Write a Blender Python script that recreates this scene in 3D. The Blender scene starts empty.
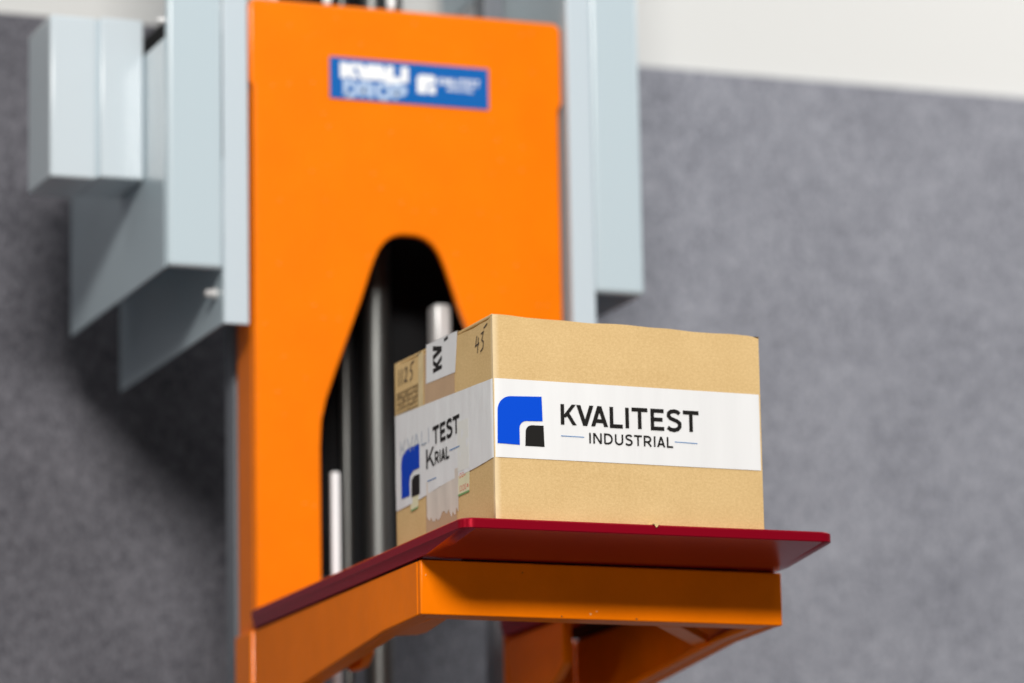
import bpy, bmesh, math, random
from mathutils import Matrix, Vector
random.seed(7)
SC = bpy.context.scene
COL = SC.collection

# ------------------------------------------------------------------ camera
cam_d = bpy.data.cameras.new('camera')
cam = bpy.data.objects.new('camera', cam_d); COL.objects.link(cam)
cam_d.sensor_width = 36.0
cam_d.lens = 4208.455 * 36.0 / 1024.0
cam_d.clip_end = 100
yaw, pitch, roll = math.radians(21.15936), math.radians(11.43556), math.radians(-1.10375)
fwd = Vector((math.sin(yaw)*math.cos(pitch), math.cos(yaw)*math.cos(pitch), math.sin(pitch)))
rgt = Vector((math.cos(yaw), -math.sin(yaw), 0)); upv = rgt.cross(fwd)
r2 = math.cos(roll)*rgt + math.sin(roll)*upv
u2 = -math.sin(roll)*rgt + math.cos(roll)*upv
m = Matrix(((r2.x, u2.x, -fwd.x, -1.2608), (r2.y, u2.y, -fwd.y, -3.3035), (r2.z, u2.z, -fwd.z, -0.5607), (0, 0, 0, 1)))
cam.matrix_world = m
cam_d.dof.use_dof = True
cam_d.dof.focus_distance = 3.57
cam_d.dof.aperture_fstop = 3.3
cam_d.dof.aperture_blades = 9
SC.camera = cam

# ------------------------------------------------------------------ world and lamps
w = bpy.data.worlds.new('World'); SC.world = w; w.use_nodes = True
w.node_tree.nodes['Background'].inputs[0].default_value = (0.92, 0.96, 1.0, 1)
w.node_tree.nodes['Background'].inputs[1].default_value = 0.07
SC.view_settings.view_transform = 'Standard'
SC.view_settings.look = 'None'
SC.view_settings.exposure = 0
SC.view_settings.gamma = 1

def area(name, loc, target, sx, sy, power, col):
    d = bpy.data.lights.new(name, 'AREA'); d.shape = 'RECTANGLE'; d.size = sx; d.size_y = sy
    d.energy = power; d.color = col
    o = bpy.data.objects.new(name, d); COL.objects.link(o); o.location = loc
    o.rotation_euler = (Vector(target) - Vector(loc)).to_track_quat('-Z', 'Y').to_euler()
    return o
area('key_lamp', (-2.15, -6.70, 3.02), (0.12, 0.4, 0.2), 2.3, 0.95, 645, (1.0, 0.968, 0.915))
area('ceiling_lamp', (0.0, -0.9, 2.6), (0.1, 0.4, 0.0), 2.4, 0.5, 22, (0.93, 0.97, 1.0))
area('wall_fill', (2.7, 0.30, 1.7), (0.9, 1.05, 0.2), 0.8, 0.8, 44, (1.0, 0.98, 0.96))  # unseen fill, added to brighten the right part of the wall

sd = bpy.data.lights.new('fill_spot', 'SPOT'); sd.energy = 32; sd.spot_size = math.radians(22); sd.spot_blend = 0.8; sd.shadow_soft_size = 0.25; sd.color = (1.0, 0.96, 0.90)  # added fill out of view, narrowed to lift the box's left face
so = bpy.data.objects.new('fill_spot', sd); COL.objects.link(so); so.location = (-1.9, -0.75, -0.10)
so.rotation_euler = (Vector((0.0, 0.13, 0.085)) - so.location).to_track_quat('-Z', 'Y').to_euler()

# ------------------------------------------------------------------ materials
def mat(name, col, rough=0.5, metal=0.0, spec=0.5, bump=0.0, bscale=300, var=0.0, vscale=6, coat=0.0, stretch=(1, 1, 1), detail=3.0):
    m = bpy.data.materials.new(name); m.use_nodes = True
    nt = m.node_tree; b = nt.nodes['Principled BSDF']
    b.inputs['Base Color'].default_value = (*col, 1)
    b.inputs['Roughness'].default_value = rough
    b.inputs['Metallic'].default_value = metal
    b.inputs['Specular IOR Level'].default_value = spec
    b.inputs['Coat Weight'].default_value = coat
    b.inputs['Coat Roughness'].default_value = 0.12
    tc = nt.nodes.new('ShaderNodeTexCoord'); mp = nt.nodes.new('ShaderNodeMapping')
    mp.inputs['Scale'].default_value = stretch
    nt.links.new(tc.outputs['Object'], mp.inputs['Vector'])
    if var > 0:
        n = nt.nodes.new('ShaderNodeTexNoise'); n.inputs['Scale'].default_value = vscale; n.inputs['Detail'].default_value = 5
        nt.links.new(mp.outputs['Vector'], n.inputs['Vector'])
        mr = nt.nodes.new('ShaderNodeMapRange')
        mr.inputs['From Min'].default_value = 0.3; mr.inputs['From Max'].default_value = 0.7
        mr.inputs['To Min'].default_value = 1 - var; mr.inputs['To Max'].default_value = 1 + var
        nt.links.new(n.outputs['Fac'], mr.inputs['Value'])
        hs = nt.nodes.new('ShaderNodeHueSaturation'); hs.inputs['Color'].default_value = (*col, 1)
        nt.links.new(mr.outputs['Result'], hs.inputs['Value'])
        nt.links.new(hs.outputs['Color'], b.inputs['Base Color'])
    if bump > 0:
        n2 = nt.nodes.new('ShaderNodeTexNoise'); n2.inputs['Scale'].default_value = bscale; n2.inputs['Detail'].default_value = detail
        nt.links.new(mp.outputs['Vector'], n2.inputs['Vector'])
        bp = nt.nodes.new('ShaderNodeBump'); bp.inputs['Strength'].default_value = bump; bp.inputs['Distance'].default_value = 0.001
        nt.links.new(n2.outputs['Fac'], bp.inputs['Height'])
        nt.links.new(bp.outputs['Normal'], b.inputs['Normal'])
    return m

M = {}
M['orange'] = mat('orange_paint', (0.90, 0.198, 0.0), 0.34, spec=0.15, coat=0.2, bump=0.25, bscale=160, var=0.04, vscale=25)
def nibs(m):
    # sparse dust nibs under the gloss, as on any sprayed frame
    nt = m.node_tree; b = nt.nodes['Principled BSDF']; tc = nt.nodes.new('ShaderNodeTexCoord')
    v = nt.nodes.new('ShaderNodeTexVoronoi'); v.inputs['Scale'].default_value = 60; nt.links.new(tc.outputs['Object'], v.inputs['Vector'])
    mr = nt.nodes.new('ShaderNodeMapRange'); mr.inputs['From Min'].default_value = 0.0; mr.inputs['From Max'].default_value = 0.12
    mr.inputs['To Min'].default_value = 1.0; mr.inputs['To Max'].default_value = 0.0; nt.links.new(v.outputs['Distance'], mr.inputs['Value'])
    bp = nt.nodes.new('ShaderNodeBump'); bp.inputs['Strength'].default_value = 0.8; bp.inputs['Distance'].default_value = 0.0009
    nt.links.new(mr.outputs['Result'], bp.inputs['Height'])
    old = b.inputs['Normal'].links[0].from_socket; nt.links.new(old, bp.inputs['Normal']); nt.links.new(bp.outputs['Normal'], b.inputs['Normal'])
nibs(M['orange'])
M['armorange'] = mat('orange_arm_paint', (0.90, 0.192, 0.0), 0.32, spec=0.10, bump=0.28, bscale=120, var=0.06, vscale=18)
M['red'] = mat('red_anodised', (0.36, 0.003, 0.018), 0.24, metal=0.45, spec=0.2, bump=0.05, bscale=400)
M['grey'] = mat('grey_blue_paint', (0.49, 0.585, 0.64), 0.24, bump=0.08, bscale=350)
M['greylight'] = mat('pale_grey_paint', (0.57, 0.64, 0.69), 0.25, bump=0.05, bscale=300)
M['guardpale'] = mat('pale_grey_blue_paint', (0.54, 0.62, 0.68), 0.26, bump=0.08, bscale=350)
M['post'] = mat('dark_grey_paint', (0.17, 0.185, 0.21), 0.4)
M['black'] = mat('black_coating', (0.006, 0.006, 0.007), 0.6, spec=0.12)
M['steel'] = mat('brushed_steel', (0.12, 0.123, 0.12), 0.42, metal=0.9, bump=0.05, bscale=200, stretch=(1, 1, 0.05))
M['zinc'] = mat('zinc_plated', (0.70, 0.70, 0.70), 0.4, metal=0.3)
M['brightwhite'] = mat('bright_white', (0.88, 0.90, 0.92), 0.35)  # white base colour stands for bright metal highlights
M['ink'] = mat('black_print', (0.010, 0.009, 0.008), 0.5, spec=0.2)
M['blue'] = mat('blue_print', (0.0, 0.068, 0.63), 0.5, spec=0.1)
M['bluedeep'] = mat('deep_blue_print', (0.0, 0.050, 0.48), 0.5, spec=0.12)
M['lineblue'] = mat('thin_blue_print', (0.10, 0.24, 0.50), 0.45)
M['faint'] = mat('faint_print', (0.33, 0.38, 0.46), 0.5)
M['pen'] = mat('marker_ink', (0.045, 0.030, 0.020), 0.6)
M['tapewhite'] = mat('white_tape', (0.80, 0.80, 0.81), 0.36, bump=0.45, bscale=70, stretch=(1, 1, 0.10), var=0.03, vscale=35)
M['tapebrown'] = mat('brown_tape', (0.56, 0.37, 0.22), 0.25, bump=0.3, bscale=45, var=0.06, vscale=30)
M['tapeclear'] = mat('torn_clear_tape', (0.72, 0.64, 0.56), 0.28, bump=0.4, bscale=70, var=0.10, vscale=60, stretch=(1, 1, 0.25))
M['paper'] = mat('pale_yellow_paper', (0.74, 0.70, 0.47), 0.6, var=0.05, vscale=80)
M['papergreen'] = mat('green_paper_edge', (0.18, 0.36, 0.12), 0.6)
M['redprint'] = mat('red_print', (0.66, 0.18, 0.12), 0.6)
M['residue'] = mat('tape_residue', (0.70, 0.55, 0.30), 0.4, var=0.12, vscale=60)
M['signblue'] = mat('sign_blue', (0.0, 0.115, 0.42), 0.5, spec=0.2)
M['signwhite'] = mat('sign_white', (0.85, 0.87, 0.90), 0.4)
M['signpale'] = mat('sign_pale_blue', (0.42, 0.55, 0.76), 0.4)
M['wallwhite'] = mat('cream_wall_paint', (0.595, 0.595, 0.585), 0.7, bump=0.1, bscale=90, var=0.015, vscale=2)
M['floor'] = mat('concrete_floor', (0.09, 0.088, 0.086), 0.6, var=0.15, vscale=2, bump=0.1, bscale=60)

def cardboard():
    m = bpy.data.materials.new('cardboard'); m.use_nodes = True; nt = m.node_tree; b = nt.nodes['Principled BSDF']
    b.inputs['Roughness'].default_value = 0.75; b.inputs['Specular IOR Level'].default_value = 0.25
    tc = nt.nodes.new('ShaderNodeTexCoord')
    def noise(sc, st, det=4):
        mp = nt.nodes.new('ShaderNodeMapping'); mp.inputs['Scale'].default_value = st
        nt.links.new(tc.outputs['Object'], mp.inputs['Vector'])
        n = nt.nodes.new('ShaderNodeTexNoise'); n.inputs['Scale'].default_value = sc; n.inputs['Detail'].default_value = det
        nt.links.new(mp.outputs['Vector'], n.inputs['Vector']); return n.outputs['Fac']
    f1 = noise(560, (0.6, 0.6, 1.0), 5)      # short paper fibres, lying along the board
    f2 = noise(22, (1, 1, 1.6), 4)             # soft mottling
    f3 = noise(900, (1, 1, 1), 2)
    a = nt.nodes.new('ShaderNodeMath'); a.operation = 'ADD'; nt.links.new(f1, a.inputs[0]); nt.links.new(f3, a.inputs[1])
    c = nt.nodes.new('ShaderNodeMath'); c.operation = 'MULTIPLY_ADD'; nt.links.new(f2, c.inputs[0]); c.inputs[1].default_value = 0.55; nt.links.new(a.outputs[0], c.inputs[2])
    r = nt.nodes.new('ShaderNodeValToRGB')
    e = r.color_ramp.elements
    mr = nt.nodes.new('ShaderNodeMapRange'); mr.inputs['From Min'].default_value = 0.92; mr.inputs['From Max'].default_value = 1.63
    nt.links.new(c.outputs[0], mr.inputs['Value']); nt.links.new(mr.outputs['Result'], r.inputs['Fac'])
    e[0].position = 0.0; e[0].color = (0.595, 0.397, 0.172, 1)
    e[1].position = 1.0; e[1].color = (0.735, 0.518, 0.252, 1)
    # the handled front corner is rubbed pale
    sx = nt.nodes.new('ShaderNodeSeparateXYZ'); nt.links.new(tc.outputs['Object'], sx.inputs[0])
    ad = nt.nodes.new('ShaderNodeMath'); ad.operation = 'ADD'; nt.links.new(sx.outputs['X'], ad.inputs[0]); nt.links.new(sx.outputs['Y'], ad.inputs[1])
    wr = nt.nodes.new('ShaderNodeMapRange'); wr.inputs['From Min'].default_value = 0.0015; wr.inputs['From Max'].default_value = 0.0060
    wr.inputs['To Min'].default_value = 0.55; wr.inputs['To Max'].default_value = 0.0
    nt.links.new(ad.outputs[0], wr.inputs['Value'])
    mx = nt.nodes.new('ShaderNodeMix'); mx.data_type = 'RGBA'; nt.links.new(wr.outputs['Result'], mx.inputs['Factor'])
    nt.links.new(r.outputs['Color'], mx.inputs['A']); mx.inputs['B'].default_value = (0.86, 0.70, 0.46, 1)
    nt.links.new(mx.outputs['Result'], b.inputs['Base Color'])
    bp = nt.nodes.new('ShaderNodeBump'); bp.inputs['Strength'].default_value = 0.12; bp.inputs['Distance'].default_value = 0.0006
    nt.links.new(c.outputs[0], bp.inputs['Height']); nt.links.new(bp.outputs['Normal'], b.inputs['Normal'])
    return m
M['card'] = cardboard()

def felt(name, dark, light):
    m = bpy.data.materials.new(name); m.use_nodes = True; nt = m.node_tree; b = nt.nodes['Principled BSDF']
    b.inputs['Roughness'].default_value = 0.95; b.inputs['Specular IOR Level'].default_value = 0.1
    b.inputs['Sheen Weight'].default_value = 0.15
    tc = nt.nodes.new('ShaderNodeTexCoord')
    def noise(sc, st=(1, 1, 1), det=5, rough=0.6):
        mp = nt.nodes.new('ShaderNodeMapping'); mp.inputs['Scale'].default_value = st
        nt.links.new(tc.outputs['Object'], mp.inputs['Vector'])
        n = nt.nodes.new('ShaderNodeTexNoise'); n.inputs['Scale'].default_value = sc; n.inputs['Detail'].default_value = det
        n.inputs['Roughness'].default_value = rough
        nt.links.new(mp.outputs['Vector'], n.inputs['Vector']); return n.outputs['Fac']
    big = noise(11, (1, 1, 0.9), 4); mid = noise(105, (1, 1, 0.8), 6, 0.75); fine = noise(290, (1, 1, 0.6), 3)
    a = nt.nodes.new('ShaderNodeMath'); a.operation = 'MULTIPLY_ADD'; nt.links.new(big, a.inputs[0]); a.inputs[1].default_value = 0.45; nt.links.new(mid, a.inputs[2])
    c = nt.nodes.new('ShaderNodeMath'); c.operation = 'MULTIPLY_ADD'; nt.links.new(fine, c.inputs[0]); c.inputs[1].default_value = 1.5; nt.links.new(a.outputs[0], c.inputs[2])
    mr = nt.nodes.new('ShaderNodeMapRange'); mr.inputs['From Min'].default_value = 1.13; mr.inputs['From Max'].default_value = 1.82
    nt.links.new(c.outputs[0], mr.inputs['Value'])
    r = nt.nodes.new('ShaderNodeValToRGB'); e = r.color_ramp.elements
    e[0].color = (*dark, 1); e[1].color = (*light, 1)
    nt.links.new(mr.outputs['Result'], r.inputs['Fac']); nt.links.new(r.outputs['Color'], b.inputs['Base Color'])
    bp = nt.nodes.new('ShaderNodeBump'); bp.inputs['Strength'].default_value = 0.4; bp.inputs['Distance'].default_value = 0.002
    nt.links.new(fine, bp.inputs['Height']); nt.links.new(bp.outputs['Normal'], b.inputs['Normal'])
    return m
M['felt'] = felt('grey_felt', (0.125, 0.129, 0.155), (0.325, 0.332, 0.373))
M['feltdim'] = felt('dimmed_grey_felt', (0.058, 0.057, 0.069), (0.188, 0.184, 0.208))  # left felt darkened to imitate the dimmer left side of the wall

# ------------------------------------------------------------------ mesh helpers
class MB:
    def __init__(s): s.bm = bmesh.new()
    def face(s, pts):
        try: s.bm.faces.new([s.bm.verts.new(p) for p in pts])
        except ValueError: pass
    def box(s, x0, x1, y0, y1, z0, z1):
        v = [s.bm.verts.new((x, y, z)) for x in (x0, x1) for y in (y0, y1) for z in (z0, z1)]
        for f in ((0, 1, 3, 2), (4, 6, 7, 5), (0, 4, 5, 1), (2, 3, 7, 6), (0, 2, 6, 4), (1, 5, 7, 3)):
            s.bm.faces.new([v[i] for i in f])
        return s
    def prism(s, poly, axis, a, b):
        def P(p, t):
            return {'x': (t, p[0], p[1]), 'y': (p[0], t, p[1]), 'z': (p[0], p[1], t)}[axis]
        A = [s.bm.verts.new(P(p, a)) for p in poly]; B = [s.bm.verts.new(P(p, b)) for p in poly]
        s.bm.faces.new(A); s.bm.faces.new(B[::-1])
        n = len(poly)
        for i in range(n):
            j = (i+1) % n
            s.bm.faces.new([A[j], A[i], B[i], B[j]])
        return s
    def tube(s, p0, p1, r, seg=24, rings=None):
        p0 = Vector(p0); p1 = Vector(p1); d = (p1-p0); L = d.length; q = d.to_track_quat('Z', 'Y')
        rings = rings or [(0, r), (L, r)]
        R = []
        for (t, rr) in rings:
            R.append([s.bm.verts.new(p0 + q @ Vector((rr*math.cos(2*math.pi*k/seg), rr*math.sin(2*math.pi*k/seg), t))) for k in range(seg)])
        for a, b in zip(R, R[1:]):
            for k in range(seg):
                j = (k+1) % seg; s.bm.faces.new([a[k], a[j], b[j], b[k]])
        s.bm.faces.new(R[0][::-1]); s.bm.faces.new(R[-1])
        return s
    def build(s, name, material, parent=None, bevel=0, seg=3, smooth=True, angle=40):
        bmesh.ops.recalc_face_normals(s.bm, faces=s.bm.faces[:])
        me = bpy.data.meshes.new(name); s.bm.to_mesh(me); s.bm.free()
        mats = material if isinstance(material, (list, tuple)) else [material]
        for mm in mats: me.materials.append(mm)
        o = bpy.data.objects.new(name, me); COL.objects.link(o)
        if parent is not None: o.parent = parent
        if bevel:
            md = o.modifiers.new('bevel', 'BEVEL'); md.width = bevel; md.segments = seg; md.limit_method = 'ANGLE'; md.angle_limit = math.radians(angle)
            md.harden_normals = False
        if smooth:
            for p in me.polygons: p.use_smooth = True
            try: me.set_sharp_from_angle(angle=math.radians(35))
            except Exception: pass
        return o

def arc(cx, cy, r, a0, a1, n):
    return [(cx+r*math.cos(math.radians(a0+(a1-a0)*i/n)), cy+r*math.sin(math.radians(a0+(a1-a0)*i/n))) for i in range(n+1)]

def thing(name, label, cat, loc=(0, 0, 0)):
    o = bpy.data.objects.new(name, None); COL.objects.link(o); o.location = loc
    o.empty_display_size = 0.05
    o['label'] = label; o['category'] = cat
    return o

# ---- stroke lettering: each glyph is a list of polylines in a cell of height 1
def A(cx, cy, rx, ry, a0, a1, n=12):
    return [(cx+rx*math.cos(math.radians(a0+(a1-a0)*i/n)), cy+ry*math.sin(math.radians(a0+(a1-a0)*i/n))) for i in range(n+1)]
S_CURVE = [(0.50, 0.84), (0.42, 0.93), (0.30, 0.965), (0.17, 0.94), (0.08, 0.85), (0.07, 0.72), (0.14, 0.61), (0.27, 0.545), (0.40, 0.48),
           (0.50, 0.38), (0.50, 0.22), (0.42, 0.09), (0.28, 0.035), (0.14, 0.06), (0.03, 0.16)]
GL = {
 'K': (0.60, [[(0.07, 0), (0.07, 1)], ('bar', 0.13, 0.36, 0.51, 1), ('bar', 0.53, 0, 0.25, 0.585)]),
 'V': (0.70, [('bar', 0.35, 0, 0.10, 1), ('bar', 0.35, 0, 0.60, 1)]),
 'A': (0.70, [('bar', 0.10, 0, 0.35, 1), ('bar', 0.60, 0, 0.35, 1), [(0.17, 0.27), (0.53, 0.27)]]),
 'L': (0.50, [[(0.07, 1), (0.07, 0.065), (0.50, 0.065)]]),
 'I': (0.16, [[(0.08, 0), (0.08, 1)]]),
 'T': (0.62, [[(0.0, 0.935), (0.62, 0.935)], [(0.31, 0.92), (0.31, 0)]]),
 'E': (0.52, [[(0.52, 0.935), (0.07, 0.935), (0.07, 0.065), (0.53, 0.065)], [(0.08, 0.51), (0.47, 0.51)]]),
 'S': (0.56, [S_CURVE]),
 'N': (0.68, [[(0.07, 0), (0.07, 1)], ('bar', 0.59, 0, 0.09, 1), [(0.61, 0), (0.61, 1)]]),
 'D': (0.68, [[(0.07, 0.065), (0.07, 0.935), (0.28, 0.935)] + A(0.28, 0.5, 0.34, 0.435, 90, -90, 14)[1:] + [(0.07, 0.065)]]),
 'U': (0.66, [[(0.07, 1), (0.07, 0.36)] + A(0.33, 0.33, 0.26, 0.28, 180, 360, 12) + [(0.59, 0.36), (0.59, 1)]]),
 'R': (0.62, [[(0.07, 0), (0.07, 0.935), (0.30, 0.935)] + A(0.30, 0.68, 0.24, 0.255, 90, -90, 10)[1:] + [(0.08, 0.425)], [(0.32, 0.42), (0.58, 0)]]),
 'O': (0.74, [A(0.37, 0.5, 0.31, 0.44, 90, 450, 24)]),
 'P': (0.60, [[(0.07, 0), (0.07, 0.935), (0.30, 0.935)] + A(0.30, 0.67, 0.24, 0.265, 90, -90, 10)[1:] + [(0.08, 0.405)]]),
 '1': (0.20, [[(0.09, 1), (0.10, 0.02)]]),
 '2': (0.55, [[(0.08, 0.72), (0.20, 0.92), (0.40, 0.86), (0.42, 0.66), (0.28, 0.38), (0.06, 0.10), (0.20, 0.14), (0.52, 0.08)]]),
 '5': (0.55, [[(0.62, 1.06), (0.22, 0.98), (0.16, 0.58), (0.34, 0.56), (0.46, 0.38), (0.38, 0.12), (0.14, -0.02)]]),
 '4': (0.60, [[(0.22, 1.0), (0.06, 0.44), (0.56, 0.52)], [(0.44, 0.86), (0.36, -0.02)]]),
 '3': (0.55, [[(0.12, 0.98), (0.46, 1.04), (0.24, 0.62), (0.48, 0.46), (0.44, 0.12), (0.12, -0.04)]]),
}
def stroke(mb, pts, w, place, h0, t):
    """one pen stroke of width w with mitred joints; place(u, v, h) puts it on its surface"""
    n = len(pts); Lp, Rp = [], []
    for i in range(n):
        p = Vector(pts[i])
        d0 = (Vector(pts[i])-Vector(pts[i-1])).normalized() if i > 0 else None
        d1 = (Vector(pts[i+1])-Vector(pts[i])).normalized() if i < n-1 else None
        if d0 is None: d0 = d1
        if d1 is None: d1 = d0
        n0 = Vector((-d0.y, d0.x)); n1 = Vector((-d1.y, d1.x)); mm = (n0+n1)
        mm = n1 if mm.length < 1e-6 else mm.normalized()
        k = (w/2)/max(0.40, mm.dot(n1))
        Lp.append(p+mm*k); Rp.append(p-mm*k)
    top = [[mb.bm.verts.new(place(q.x, q.y, h0+t)) for q in side] for side in (Lp, Rp)]
    bot = [[mb.bm.verts.new(place(q.x, q.y, h0)) for q in side] for side in (Lp, Rp)]
    for i in range(n-1):
        mb.bm.faces.new([top[0][i], top[1][i], top[1][i+1], top[0][i+1]])
        mb.bm.faces.new([top[0][i], top[0][i+1], bot[0][i+1], bot[0][i]])
        mb.bm.faces.new([top[1][i+1], top[1][i], bot[1][i], bot[1][i+1]])
    mb.bm.faces.new([top[0][0], bot[0][0], bot[1][0], top[1][0]])
    mb.bm.faces.new([top[0][-1], top[1][-1], bot[1][-1], bot[0][-1]])
KERN = {'KV': -0.13, 'VA': -0.26, 'AL': -0.07, 'LI': -0.02, 'IT': -0.02, 'ST': -0.04, 'IA': -0.08, 'RI': 0.0, 'TR': -0.03}
def text_width(s, gap): return sum(GL[c][0] for c in s) + gap*(len(s)-1) + sum(KERN.get(a+b, 0) for a, b in zip(s, s[1:]))
def text(mb, s, u0, v0, width, height, wfrac, place, gap=0.13, h0=0.00004, t=0.00004, slant=0.0):
    W = text_width(s, gap); kx = width/W; u = 0; k = 0
    for n_, ch in enumerate(s):
        gw, st = GL[ch]
        for pl in st:
            if pl[0] == 'bar':      # diagonal cut level at both ends
                _, xa, ya, xb, yb = pl; hw = 0.56*wfrac*height/kx
                q = [(xa-hw, ya), (xa+hw, ya), (xb+hw, yb), (xb-hw, yb)]
                sheet(mb, [(u0+(u+x)*kx, v0+y*height) for x, y in q], place, h0+0.000012*(k % 6), t); k += 1
                continue
            pts = [(u0+(u+x+slant*y)*kx, v0+y*height) for x, y in pl]
            stroke(mb, pts, wfrac*height, place, h0+0.000012*(k % 6), t); k += 1
        u += gw+gap+KERN.get(s[n_:n_+2], 0)
def sheet(mb, poly, place, h=0.00003, t=0.00006):
    Aa = [mb.bm.verts.new(place(u, v, h+t)) for u, v in poly]; Bb = [mb.bm.verts.new(place(u, v, h)) for u, v in poly]
    mb.bm.faces.new(Aa); n = len(poly)
    for i in range(n):
        j = (i+1) % n; mb.bm.faces.new([Aa[i], Bb[i], Bb[j], Aa[j]])

# ================================================================== SETTING
def structure(o): o['kind'] = 'structure'; return o
structure(MB().box(-6, 6, -6, 1.06, -1.45, -1.35).build('floor', M['floor'], smooth=False))
structure(MB().box(-6, 6, 1.06, 1.20, -1.35, 2.8).build('wall', M['wallwhite'], smooth=False))
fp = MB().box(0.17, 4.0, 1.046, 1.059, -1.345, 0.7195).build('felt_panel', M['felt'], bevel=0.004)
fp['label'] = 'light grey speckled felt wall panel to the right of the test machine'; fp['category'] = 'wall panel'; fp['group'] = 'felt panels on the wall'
fp = MB().box(-3.0, 0.166, 1.046, 1.059, -1.345, 0.7195).build('felt_panel', M['feltdim'], bevel=0.004)
fp['label'] = 'darkened grey speckled felt wall panel to the left of the test machine'; fp['category'] = 'wall panel'; fp['group'] = 'felt panels on the wall'

# ================================================================== MACHINE
T = thing('drop_tester', 'orange and grey drop test machine holding the taped cardboard box on its red plate', 'test machine', (0.137, 0.68, -1.35))
def build(mb, name, material, parent=None, bevel=0, seg=3, **k):
    """parts are modelled in world coordinates; keep them there under their parent"""
    o = mb.build(name, material, None, bevel, seg, **k)
    par = T if parent is None else parent
    o.parent = par
    o.matrix_parent_inverse = par_world(par).inverted()
    return o
def par_world(p):
    mw = Matrix.Translation(p.location) if p.type == 'EMPTY' else Matrix.Identity(4)
    return mw

# --- front plate with its tall slot open at the bottom
CX = 0.1365
Lslot = [(0.0405, -0.32), (0.0405, 0.165), (0.0420, 0.192), (0.0473, 0.2142), (0.0570, 0.242), (0.0721, 0.2824), (0.0852, 0.3168),
         (0.0945, 0.3450), (0.0990, 0.3575), (0.1045, 0.3695), (0.1115, 0.3785), (0.1200, 0.3840), (0.1290, 0.3862)]
Rslot = [(2*CX-x, z) for x, z in reversed(Lslot)]
zt = 0.621
outer_r = [(0.3018, -0.32), (0.3018, 0.529), (0.3055, 0.536)] + arc(0.3055-0.009, zt-0.009, 0.009, 0, 90, 6)
outer_l = [(2*CX+0.0013-x, z) for x, z in reversed(outer_r)]
poly = Lslot + Rslot + outer_r + outer_l
build(MB().prism(poly, 'y', 0.587, 0.597), 'column_plate', M['orange'], bevel=0.0030, seg=3)
for q in (0, 1):
    mb = MB()
    x0, x1 = ((-0.0275, -0.0195), (0.2925, 0.3005))[q]
    build(mb.box(x0, x1, 0.5975, 0.645, -0.0180, 0.60), 'plate_return', M['orange'], bevel=0.0015)
# lower brackets the arms bolt on to
for s in (0, 1):
    x0, x1 = (-0.0335, -0.0235) if s == 0 else (0.2975, 0.3075)
    build(MB().box(x0, x1, 0.5862, 0.640, -0.33, -0.0185), 'arm_bracket', M['orange'], bevel=0.003)

# --- name plate
sp = build(MB().box(0.0535, 0.2242, 0.5858, 0.5869, 0.5230, 0.5660), 'name_plate', M['signblue'], bevel=0.0003, seg=1)
def on_sign(u, v, h): return (u, 0.5858-h, v)
mb = MB()
text(mb, 'KVALI', 0.0665, 0.5445, 0.069, 0.0165, 0.50, on_sign, gap=0.10)
build(mb, 'upper_lettering', M['signwhite'], sp)
mb = MB(); text(mb, 'DROP', 0.0685, 0.5262, 0.066, 0.0150, 0.36, on_sign, gap=0.14)
build(mb, 'lower_lettering', M['signpale'], sp)
mb = MB()
sheet(mb, arc(0.1465+0.005, 0.5545-0.005, 0.005, 180, 90, 5)+arc(0.1665-0.003, 0.5545-0.003, 0.003, 90, 0, 3)+[(0.1665, 0.5455), (0.1600, 0.5455), (0.1575, 0.5430), (0.1575, 0.5350), (0.1465, 0.5350)], on_sign)
sheet(mb, [(0.1590, 0.5350), (0.1665, 0.5350), (0.1665, 0.5438), (0.1610, 0.5438), (0.1590, 0.5420)], on_sign)
build(mb, 'emblem', M['signwhite'], sp)
mb = MB(); text(mb, 'KVALITEST', 0.1700, 0.5455, 0.0445, 0.0072, 0.20, on_sign); text(mb, 'INDUSTRIAL', 0.1790, 0.5395, 0.0290, 0.0038, 0.20, on_sign)
build(mb, 'company_lettering', M['signwhite'], sp)

# --- studs along the top edge of the front plate
for x in (0.0007, 0.0571, 0.1259):
    L = 0.12; r = 0.0048
    mb = MB().tube((x, 0.603, 0.6235), (x, 0.603, 0.6235+L), r, 20, [(0, 0.0012), (0.0012, 0.0034), (0.0034, 0.0045), (0.006, r), (L, r)])
    build(mb, 'stud', M['brightwhite'])

# --- mast: two posts, dark rear cover, guide rods
for s in (0, 1):
    x0, x1 = (-0.0225, -0.004) if s == 0 else (0.2540, 0.2760)
    build(MB().box(x0, x1, 0.672, 0.702, -1.35, 0.98), 'mast_post', M['post'], bevel=0.002)
build(MB().prism([(-0.003, 0.06), (0.253, 0.06), (0.253, 0.66), (0.185, 0.66), (0.185, 1.0), (0.045, 1.0), (0.045, 0.66), (-0.003, 0.66)], 'y', 0.735, 0.745), 'rear_cover', M['black'], bevel=0.001, seg=1)
for x0, x1 in ((-0.003, 0.10), (0.173, 0.2530)):
    build(MB().box(x0, x1, 0.650, 0.664, 0.405, 0.455), 'slide_block', M['black'], bevel=0.002)
for x, r in ((0.1056, 0.0055), (0.1385, 0.0150)):
    build(MB().tube((x, 0.70, -1.35), (x, 0.70, 0.70), r, 28), 'guide_rod', M['steel'])
st = build(MB().box(0.0620, 0.0705, 0.618, 0.624, -0.40, 0.147), 'glint_strip', M['brightwhite'], bevel=0.0015)  # pale strip added in place of a chrome reflection in the slot
build(MB().box(0.1755, 0.1935, 0.622, 0.645, 0.283, 0.326), 'glint_block', M['zinc'], bevel=0.004, seg=4)  # bright block added where a rod catches the light
build(MB().box(-0.20, 0.47, 0.40, 1.02, -1.35, -1.31), 'base_plate', M['grey'], bevel=0.004)

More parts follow.
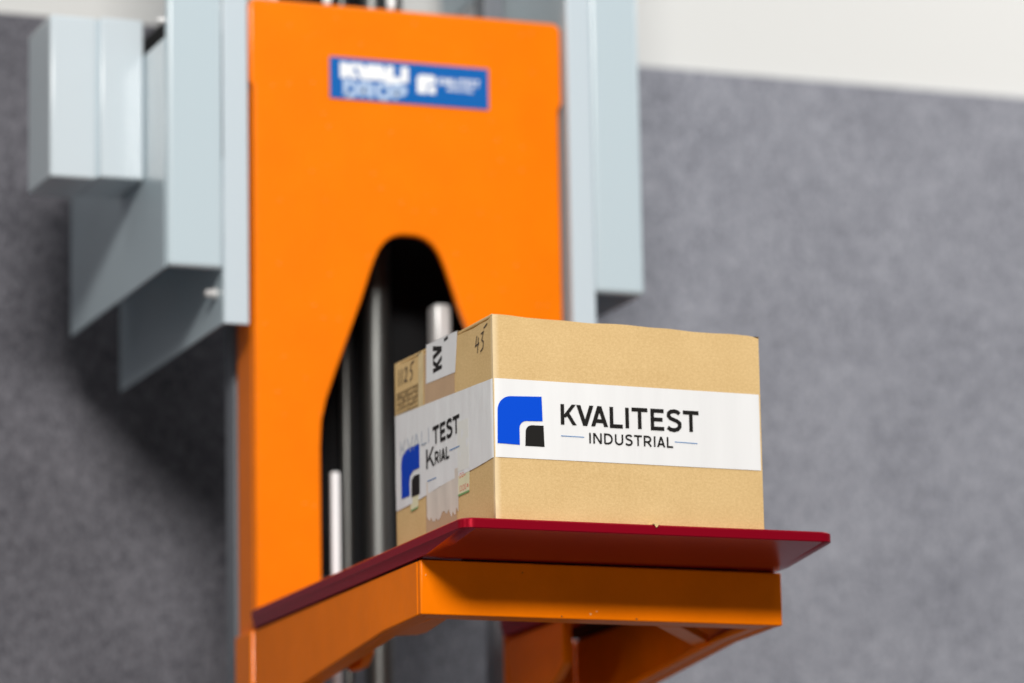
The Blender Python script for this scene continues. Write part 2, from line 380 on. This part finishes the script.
# --- support frame: crossbar, tapering side arms, inner cheeks, corner braces
zt2 = -0.0195
build(MB().box(-0.031, 0.3134, 0.105, 0.113, -0.0675, zt2), 'crossbar', M['armorange'], bevel=0.0016)
cbar = bpy.data.objects['crossbar']
for x, z, r, mt in ((0.1275, -0.0625, 0.0016, 'chip_pale'), (0.1335, -0.0600, 0.0010, 'chip_pale'), (0.1715, -0.0655, 0.0011, 'chip_dark'), (0.1000, -0.0655, 0.0009, 'chip_dark'), (0.0640, -0.0280, 0.0007, 'chip_dark'), (-0.0262, -0.0330, 0.0009, 'chip_pale')):
    if mt not in M: M[mt] = mat(mt, (0.85, 0.42, 0.16) if mt == 'chip_pale' else (0.16, 0.055, 0.01), 0.5)
    pts = [(x+r*random.uniform(0.6, 1.2)*math.cos(k*math.pi/4), z+0.7*r*random.uniform(0.6, 1.2)*math.sin(k*math.pi/4)) for k in range(8)]
    build(MB().prism(pts, 'y', 0.1046, 0.1049), 'paint_chip', M[mt], cbar)
build(MB().box(-0.0225, 0.3049, 0.1135, 0.135, -0.0670, -0.0600), 'crossbar_lip', M['armorange'], bevel=0.0012)
for s in (0, 1):
    fx = (lambda x: x) if s == 0 else (lambda x: 2*0.1412-x)
    def bx(mb, a, b, *r): a, b = sorted((fx(a), fx(b))); mb.box(a, b, *r)
    def px(mb, pl, a, b): mb.prism(pl, 'x', *sorted((fx(a), fx(b))))
    mb = MB()
    px(mb, [(0.1135, zt2), (0.586, zt2), (0.586, -0.104), (0.455, -0.091), (0.206, -0.0695), (0.1135, -0.0672)], -0.031, -0.0235)
    arm = build(mb, 'side_arm', M['armorange'], bevel=0.0016)
    # lower lip follows the tapering edge
    mb = MB()
    px(mb, [(0.136, -0.0605), (0.206, -0.0625), (0.455, -0.0835), (0.585, -0.0965), (0.585, -0.1030), (0.455, -0.0902), (0.206, -0.0688), (0.136, -0.0668)], -0.0230, -0.0110)
    build(mb, 'arm_lip', M['armorange'], arm, bevel=0.0012)
    mb = MB()
    if s: px(mb, [(0.430, -0.0625), (0.455, -0.0760), (0.570, -0.0960)] + arc(0.572, -0.033, 0.012, 0, 90, 5) + [(0.430, -0.0202)], 0.0415, 0.0515)
    else: px(mb, [(0.430, -0.0600), (0.445, -0.0700), (0.475, -0.0710), (0.540, -0.0450), (0.586, -0.0400)] + arc(0.576, -0.030, 0.010, 0, 90, 5) + [(0.430, -0.020)], 0.0290, 0.0390)
    build(mb, 'inner_cheek', M['armorange'], arm, bevel=0.002)
    mb = MB()
    if s == 0: mb.prism([(-0.0108, 0.1355), (0.0040, 0.1355), (0.0165, 0.222), (0.0142, 0.239), (-0.0040, 0.250), (-0.0108, 0.250)], 'z', -0.0672, -0.0600)
    else: mb.prism([(0.203, 0.1355), (0.226, 0.1355), (0.2928, 0.226), (0.2928, 0.258)], 'z', -0.0672, -0.0600)
    build(mb, 'corner_brace', M['armorange'], arm, bevel=0.001)
    mb = MB()
    bx(mb, -0.0290, 0.0100, 0.116, 0.580, -0.0193, -0.0180)
    build(mb, 'shadow_gap_strip', M['black'], arm)  # black strips put in for the shadow line under the plate
build(MB().box(0.0105, 0.272, 0.1075, 0.150, -0.0193, -0.0180), 'shadow_gap_strip', M['black'])

# --- red drop plate with rounded corners and a bevelled lower front edge
def plate_outline(inset_f, inset_s):
    x0, x1, y0, y1 = -0.0345+inset_s, 0.3130-inset_s, -0.0105+inset_f, 0.5855-inset_s
    r = 0.012; rb = 0.005
    return arc(x1-r, y0+r, r, -90, 0, 10) + arc(x1-rb, y1-rb, rb, 0, 90, 5) + [(0.226+inset_s, y1), (0.226+inset_s, 0.375-inset_s), (0.050-inset_s, 0.375-inset_s), (0.050-inset_s, y1)] + arc(x0+rb, y1-rb, rb, 90, 180, 5) + arc(x0+r, y0+r, r, 180, 270, 10)
bm = MB()
lv = [(0.0, 0.0012, 0.0012), (-0.0012, 0, 0), (-0.0082, 0, 0), (-0.0090, 0.0008, 0.0008), (-0.0178, 0.085, 0.0020)]
rings = [[bm.bm.verts.new((x, y, z-0.0001)) for x, y in plate_outline(f_, s_)] for z, f_, s_ in lv]
for a, b in zip(rings, rings[1:]):
    n = len(a)
    for i in range(n):
        j = (i+1) % n; bm.bm.faces.new([a[i], a[j], b[j], b[i]])
bm.bm.faces.new(rings[0][::-1]); bm.bm.faces.new(rings[-1])
build(bm, 'drop_plate', M['red'])

# --- grey side guards
def guard(s):
    fx = (lambda x: x) if s == 0 else (lambda x: 2*0.1355-x)
    y0 = 0.575
    mb = MB()
    def bx(a, b, *r): a, b = sorted((fx(a), fx(b))); mb.box(a, b, *r)
    body_l = -0.1200 if s == 0 else -0.1165
    # folded front: main face, then the inner flange that reaches lower
    a, b, c = fx(body_l), fx(-0.0625), fx(-0.0365)
    pl = [(a, 1.0), (a, 0.337), (b, 0.337), (b, 1.0)]
    mb.prism(pl, 'y', y0, y0+0.0110)
    o = build(mb, 'side_guard', M['grey'], bevel=0.0050, seg=6, angle=50)
    mb = MB(); bx(-0.0622, -0.0365, y0+0.0006, y0+0.0041, 0.2825, 1.0)
    build(mb, 'guard_flange', M['guardpale'], o, bevel=0.0012)
    mb = MB()
    if s == 0: bx(body_l, body_l+0.003, y0+0.0112, 0.940, 0.3375, 0.5715)
    else: bx(body_l, body_l+0.003, y0+0.0112, 0.940, 0.3375, 1.0)
    bx(body_l+0.0032, -0.0630, y0+0.0112, 0.930, 0.3950, 0.3980)
    build(mb, 'outer_panel', M['grey'], o, bevel=0.001)
    mb = MB()
    if s == 0:
        bx(-0.0625, -0.0600, y0+0.0043, 0.952, 0.2830, 0.4500)
    else:
        mb.prism([(y0+0.0043, 0.283), (0.83, 0.283), (0.83, 0.716), (0.95, 0.716), (0.95, 1.0), (y0+0.0043, 1.0)], 'x', fx(-0.0365)+0.0001, fx(-0.0365)+0.0031)
    build(mb, 'inner_rail', M['grey'], o, bevel=0.0008)
    if s == 0:
        build(MB().box(-0.0660, -0.0480, 0.640, 0.950, 0.4505, 0.645), 'shade_block', M['black'], o, bevel=0.002)  # dark box put in for the shade seen through the guard opening
        mb = MB().tube((-0.0630, 0.600, 0.3172), (-0.0745, 0.600, 0.3172), 0.0035, 18, [(0, 0.0055), (0.004, 0.0055), (0.0041, 0.0038), (0.0105, 0.0038), (0.0115, 0.0025)])
        build(mb, 'rail_bolt', M['zinc'], o)
        mb = MB().tube((-0.1165, 0.584, 0.588), (-0.1275, 0.584, 0.588), 0.003, 16, [(0, 0.003), (0.009, 0.003), (0.011, 0.0018)])
        build(mb, 'rail_bolt', M['zinc'], o)
    return o
guard(0); guard(1)

# --- two small switch boxes on the left guard
build(MB().box(-0.2173, -0.1690, 0.657, 0.745, 0.4395, 0.6070), 'switch_box', M['greylight'], bevel=0.003)
build(MB().box(-0.1660, -0.1203, 0.657, 0.745, 0.4420, 0.6085), 'switch_box', M['greylight'], bevel=0.003)
build(MB().box(-0.1689, -0.1661, 0.661, 0.742, 0.4430, 0.6060), 'box_gasket', M['grey'])

# ================================================================== CARDBOARD BOX
B = thing('cardboard_box', 'brown cardboard box with white printed packing tape standing on the red plate', 'box', (0.125, 0.125, 0.0))
def bbuild(mb, name, material, parent=None, **k):
    o = mb.build(name, material, None, **k)
    par = B if parent is None else parent
    o.parent = par; o.matrix_parent_inverse = par_world(par).inverted()
    return o
W, D = 0.2500, 0.2520
# body: four-sided shell with very slightly uneven walls
def bulge(u, v): return 0.0009*math.sin(math.pi*u)*math.sin(math.pi*v)
ztop = lambda x, y: 0.1785 - 0.0055*(x/W) + 0.0045*(y/D)
mb = MB(); NX, NZ = 48, 18
def wall_pt(side, u, v):
    if side == 0: x, y, nx, ny = u*W, 0.0, 0, -1
    elif side == 1: x, y, nx, ny = W, u*D, 1, 0
    elif side == 2: x, y, nx, ny = W-u*W, D, 0, 1
    else: x, y, nx, ny = 0.0, D-u*D, -1, 0
    dip = 0.0030*min(1, max(0, (min(y, D-y)-0.002)/0.010))     # side walls end below the flaps
    z = v*(ztop(x, y)-dip)
    b = bulge(u, v)*(0.6 if side in (0, 3) else 1.0)
    q = u*W+side*0.31
    e = max(0.0, 1-min(v, 1-v)/0.06)                     # handled edges wander a little
    b += 0.00035*e*math.sin(61*q+2.0*side)*math.sin(143*q+1.1)
    z += 0.0005*v**6*(math.sin(47*q+1.7)+0.6*math.sin(121*q))
    if side == 0 and v > 0.9: z -= 0.0022*max(0, (u-0.965)/0.035)**1.5        # crushed top corner
    return (x+nx*b, y+ny*b, z)
grid = {}
def V(p):
    k = tuple(round(c, 6) for c in p)
    if k not in grid: grid[k] = mb.bm.verts.new(p)
    return grid[k]
for side in range(4):
    for i in range(NX):
        for j in range(NZ):
            ps = [wall_pt(side, (i+a)/NX, (j+b)/NZ) for a, b in ((0, 0), (1, 0), (1, 1), (0, 1))]
            mb.bm.faces.new([V(p) for p in ps])
for z_at in (0, 1):
    edge = [V(wall_pt(side, i/NX, z_at)) for side in range(4) for i in range(NX)]
    mb.bm.faces.new(edge)
body = bbuild(mb, 'box_body', M['card'], bevel=0.0022, seg=4, angle=60)
# two top flaps meeting in the middle, ends standing a touch proud of the wall
def flap(y0, y1, lift):
    mb = MB(); n = 24; t = 0.0026
    rows = []
    for i in range(n+1):
        x = 0.0006 + (W-0.0012)*i/n
        row = []
        for y in (y0, y1):
            e = max(0, 1-(x/0.03))
            lf = lift*e*e*(0.5+0.5*math.sin(3.1*(y+0.05)/0.12))
            z = ztop(x, y)-0.0026+lf
            row += [(x, y, z), (x, y, z+t)]
        rows.append([mb.bm.verts.new(p) for p in row])
    for a, b in zip(rows, rows[1:]):
        mb.bm.faces.new([a[0], a[2], b[2], b[0]]); mb.bm.faces.new([a[1], b[1], b[3], a[3]])
        mb.bm.faces.new([a[0], b[0], b[1], a[1]]); mb.bm.faces.new([a[2], a[3], b[3], b[2]])
    for r in (rows[0], rows[-1]): mb.bm.faces.new([r[0], r[1], r[3], r[2]])
    return bbuild(mb, 'top_flap', M['card'], bevel=0.0007, seg=2)
flap(0.0032, 0.1245, 0.0016); flap(0.1262, D-0.0032, 0.0008)

def wob(s, v): return 0.00012*math.sin(70*s+9*v)+0.00012*math.sin(163*s+21*v+1.3)+0.00009*math.sin(410*s-13*v)
def on_front(u, v, h):
    uu, vv = u/W, v/ztop(u, 0); return (u, -bulge(min(max(uu, 0), 1), vv)*0.6-0.00045-h, v)
def on_left(u, v, h):      # u = distance back from the front edge
    vv = v/ztop(0, u); return (-bulge(min(max(1-u/D, 0), 1), vv)*0.6-0.00045-h, u, v)

# --- printed white tape running round the box, one mesh from left wall round the front to the right wall
def tape_col(s):
    """s along the perimeter: <0 left wall, 0..W front, >W right wall -> bottom z, top z"""
    if s < 0:
        k = -s/D; zb = 0.0547-0.0085*k+0.0006*math.sin(40*s); zt_ = 0.1228+0.0114*k
        return zb, zt_
    k = min(s/W, 1); return 0.0545-0.0012*k, 0.1230-0.0022*k
mb = MB(); cols = []; ns = 150; nv = 8; rc = 0.0026
for i in range(ns+1):
    s = -D+0.001 + (D-0.001+W+0.08)*i/ns
    zb, zt_ = tape_col(s); c = []
    for j in range(nv+1):
        z = zb+(zt_-zb)*j/nv; h = 0.00012+max(0, wob(s, z*10))*(1.0 if s < 0.02 else 0.25)
        if s < -rc: p = on_left(-s, z, h)
        elif s < rc:
            a = math.pi/2*(s+rc)/(2*rc); q = rc+0.00045+h; p = (rc-q*math.cos(a), rc-q*math.sin(a), z)
        elif s < W-rc: p = on_front(s, z, h)
        elif s < W+rc:
            a = math.pi/2*(s-W+rc)/(2*rc); q = rc+0.00045+h; p = (W-rc+q*math.sin(a), rc-q*math.cos(a), z)
        else: p = (W+0.00145+h, s-W, z)
        c.append(mb.bm.verts.new(p))
    cols.append(c)
for a, b in zip(cols, cols[1:]):
    for j in range(nv): mb.bm.faces.new([a[j], b[j], b[j+1], a[j+1]])
tape = bbuild(mb, 'printed_tape', M['tapewhite'])
HT = 0.00060                 # print sits just above the wrinkled tape
def fT(u, v, h): return on_front(u, v, h+0.00052)
def lT(u, v, h): return on_left(u, v, h+HT)
# front print: emblem, name, trade line
mb = MB()
sheet(mb, arc(0.0030+0.0125, 0.1078-0.0125, 0.0125, 180, 90, 10) + [(0.0436, 0.1087), (0.0441, 0.0872), (0.0300, 0.0868)] + arc(0.0228+0.0065, 0.0868-0.0065, 0.0065, 90, 180, 8) + [(0.0228, 0.0658), (0.0025, 0.0665)], fT)
bbuild(mb, 'emblem', M['blue'], tape)
mb = MB()
sheet(mb, [(0.0449, 0.0834)] + arc(0.0283+0.006, 0.0834-0.006, 0.006, 90, 180, 8) + [(0.0278, 0.0652), (0.0454, 0.0650)], fT)
bbuild(mb, 'emblem_corner', M['ink'], tape)
mb = MB()
def fTs(u, v, h): return fT(u, v-0.0062*(u-0.061)/0.129*0.12, h)
text(mb, 'KVALITEST', 0.0608, 0.0852, 0.1293, 0.0180, 0.190, fTs, gap=0.115)
text(mb, 'INDUSTRIAL', 0.0866, 0.0702, 0.0786, 0.0092, 0.175, fTs, gap=0.16)
bbuild(mb, 'lettering', M['ink'], tape)
mb = MB()
stroke(mb, [(0.0608, 0.0754), (0.0822, 0.0751)], 0.0007, fT, 0.00003, 0.00003); bbuild(mb, 'ruled_line', M['lineblue'], tape); mb = MB()
stroke(mb, [(0.1668, 0.0749), (0.1882, 0.0744)], 0.0007, fT, 0.00003, 0.00003)
bbuild(mb, 'ruled_line', M['lineblue'], tape)
# left-wall print: the start of the roll, half torn off and overlapping
mb = MB(); lm = lambda u, v, h: lT(-u, v, h)
blu = [(-0.2345, 0.0870), (-0.2325, 0.0925), (-0.2265, 0.0960), (-0.2150, 0.0985), (-0.1850, 0.0975), (-0.1855, 0.0760), (-0.2020, 0.0765), (-0.2110, 0.0730), (-0.2130, 0.0670), (-0.2130, 0.0550), (-0.2345, 0.0555)]
sheet(mb, blu, lm); bbuild(mb, 'emblem', M['bluedeep'], tape)
mb = MB(); sheet(mb, [(-0.1855, 0.0705), (-0.2000, 0.0710), (-0.2065, 0.0680), (-0.2075, 0.0530), (-0.1862, 0.0525)], lm)
bbuild(mb, 'emblem_corner', M['ink'], tape)
mb = MB(); text(mb, 'KVALI', -0.2375, 0.0945, 0.0800, 0.0135, 0.085, lm); bbuild(mb, 'faint_lettering', M['faint'], tape)
mb = MB(); text(mb, 'TEST', -0.1490, 0.0903, 0.0680, 0.0155, 0.21, lm, gap=0.10)
text(mb, 'K', -0.1680, 0.0715, 0.0230, 0.0175, 0.21, lm)
text(mb, 'RIAL', -0.1445, 0.0722, 0.0365, 0.0108, 0.20, lm, gap=0.14)
bbuild(mb, 'lettering', M['ink'], tape)
mb = MB()
stroke(mb, [(-0.1068, 0.0783), (-0.0815, 0.0780)], 0.0008, lm, 0.00003, 0.00003); bbuild(mb, 'ruled_line', M['lineblue'], tape); mb = MB()
stroke(mb, [(-0.1650, 0.0604), (-0.1420, 0.0600)], 0.0008, lm, 0.00003, 0.00003)
bbuild(mb, 'ruled_line', M['lineblue'], tape)

# --- brown tape strip down the middle of the left wall, its torn lower end
def strip(poly, name, material, h, label=None):
    mb = MB(); sheet(mb, [(-u, v) for u, v in poly], lambda u, v, hh: on_left(-u, v, hh+h-0.0003), 0, 0.00005)
    o = bbuild(mb, name, material)
    if label: o['label'] = label
    return o
strip([(0.1712, 0.1760), (0.1722, 0.010), (0.0935, 0.008), (0.0938, 0.1760)], 'brown_tape', M['tapebrown'], 0.00034)
rag = [(0.1690, 0.0600), (0.0870, 0.0600), (0.0885, 0.0300)]
xs = 0.0890
while xs < 0.1660:
    rag.append((xs, 0.0215+0.005*(xs-0.089)/0.08+random.uniform(-0.0035, 0.0045))); xs += random.uniform(0.002, 0.0055)
rag.append((0.1690, 0.0290))
strip(rag, 'torn_tape', M['tapeclear'], 0.00040)
strip([(0.1730, 0.1795), (0.1860, 0.1795), (0.1875, 0.1300), (0.1745, 0.1290)], 'tape_residue', M['residue'], 0.00034)
# --- white seam tape folded over the top edge, with sideways letters
mb = MB(); sheet(mb, [(-0.1660, 0.1487), (-0.0912, 0.1454), (-0.0850, 0.1812), (-0.1650, 0.1840)], lambda u, v, hh: on_left(-u, v, hh+0.00012), 0, 0.00006)
mb.face([(-0.0008, 0.0850, 0.1813), (-0.0008, 0.1650, 0.1841), (0.24, 0.1650, 0.1795), (0.24, 0.0850, 0.1770)])
seam = bbuild(mb, 'seam_tape', M['tapewhite'])
mb = MB()
def on_seam(u, v, h):       # letters run upwards: u along +z, v towards the back
    return on_left(0.1440-(v-0.0), 0.1545+u, h+0.0002)
def seam_place(u, v, h): return on_left(0.1125+0.0+v, 0.1555+u, h+0.00022)
text(mb, 'KV', 0.0, 0.0120, 0.0235, 0.0230, 0.17, seam_place, gap=0.16)
stroke(mb, [(0.0235, 0.0060), (0.0245, -0.0040)], 0.0030, seam_place, 0.00004, 0.00004)
bbuild(mb, 'lettering', M['ink'], seam)

# --- sticker half covered by the tape, and a second scrap
st1 = strip([(0.0888, 0.0580), (0.0590, 0.0570), (0.0612, 0.0358), (0.0890, 0.0358)], 'paper_sticker', M['paper'], 0.00034)
def on_stick(u, v, h): return on_left(-u, v, h+0.00012)
mb = MB()
for (u, v, ww, hh) in ((-0.084, 0.0535, 0.0035, 0.0034), (-0.078, 0.0535, 0.003, 0.0034), (-0.073, 0.0536, 0.003, 0.0030), (-0.084, 0.0425, 0.004, 0.0042), (-0.0775, 0.0425, 0.0035, 0.0042), (-0.072, 0.0425, 0.003, 0.004)):
    stroke(mb, [(u, v), (u, v-hh), (u+ww, v-hh), (u+ww, v), (u+0.001, v)], 0.0007, on_stick, 0.00003, 0.00003)
stroke(mb, [(-0.0660, 0.0405), (-0.0630, 0.0405)], 0.0030, on_stick, 0.00003, 0.00003)
bbuild(mb, 'red_marks', M['redprint'], st1)
mb = MB(); stroke(mb, [(-0.0890, 0.0352), (-0.0612, 0.0352)], 0.0016, on_stick, 0.00001, 0.00003)
bbuild(mb, 'green_edge', M['papergreen'], st1)
st2 = strip([(0.2130, 0.0530), (0.1900, 0.0530), (0.1915, 0.0420), (0.2000, 0.0415), (0.2110, 0.0410)], 'paper_sticker', M['paper'], 0.00048)
mb = MB(); stroke(mb, [(-0.2110, 0.0408), (-0.1920, 0.0414)], 0.0013, lambda u, v, h: on_left(-u, v, h+0.0003), 0.00001, 0.00003)
bbuild(mb, 'green_edge', M['papergreen'], st2)
# yellowed paper showing through under the tape
strip([(0.0868, 0.1000), (0.0600, 0.0990), (0.0600, 0.0555), (0.0880, 0.0560)], 'sticker_under_tape', mat('paper_under_tape', (0.79, 0.785, 0.745), 0.36), 0.00056)

# --- printed panel and marker numbers on the left wall
mb = MB(); gp = lambda u, v, h: on_left(-u, v, h)
def gl(a, b, w_): stroke(mb, [a, b], w_, gp, 0.00002+0.00001*(len(mb.bm.verts) % 5), 0.00002)
x0, x1 = -0.2455, -0.1885
for k in range(5):
    z = 0.1340+0.0048*k+0.0002; gl((x0, z), (x1, z-0.0006), 0.0011 if k in (0, 4) else 0.0008)
for k in range(9):
    u = x0+(x1-x0)*k/8; gl((u, 0.1340), (u, 0.1535), 0.0012)
for k in range(34):
    u = random.uniform(x0+0.002, x1-0.004); z = random.uniform(0.1352, 0.1515); gl((u, z), (u+random.uniform(0.002, 0.006), z+random.uniform(-0.0005, 0.0005)), random.uniform(0.0009, 0.0018))
bbuild(mb, 'printed_grid', mat('faded_print', (0.26, 0.17, 0.07), 0.7))
mb = MB(); text(mb, '1125', -0.2420, 0.1600, 0.0400, 0.0150, 0.105, gp, gap=0.22, slant=0.12)
stroke(mb, [(-0.1905, 0.1790), (-0.1790, 0.1800)], 0.0012, gp, 0.00003, 0.00003)
bbuild(mb, 'handwriting', M['pen']); mb = MB()
text(mb, '43', -0.0425, 0.1520, 0.0220, 0.0150, 0.085, gp, gap=0.05, slant=0.10)
stroke(mb, [(-0.0200, 0.1705), (-0.0110, 0.1730)], 0.0012, gp, 0.00003, 0.00003)
bbuild(mb, 'handwriting', M['pen'])
# torn bit of board hanging over the plate's front edge
mb = MB().prism([(0.1405, 0.0010), (0.1460, 0.0010), (0.1437, -0.0024), (0.1428, -0.0026)], 'y', -0.0120, -0.0112)
mb.box(0.1405, 0.1460, -0.0119, -0.0003, 0.0001, 0.0008)
bbuild(mb, 'torn_board', M['card'])
bpy.context.view_layer.update()
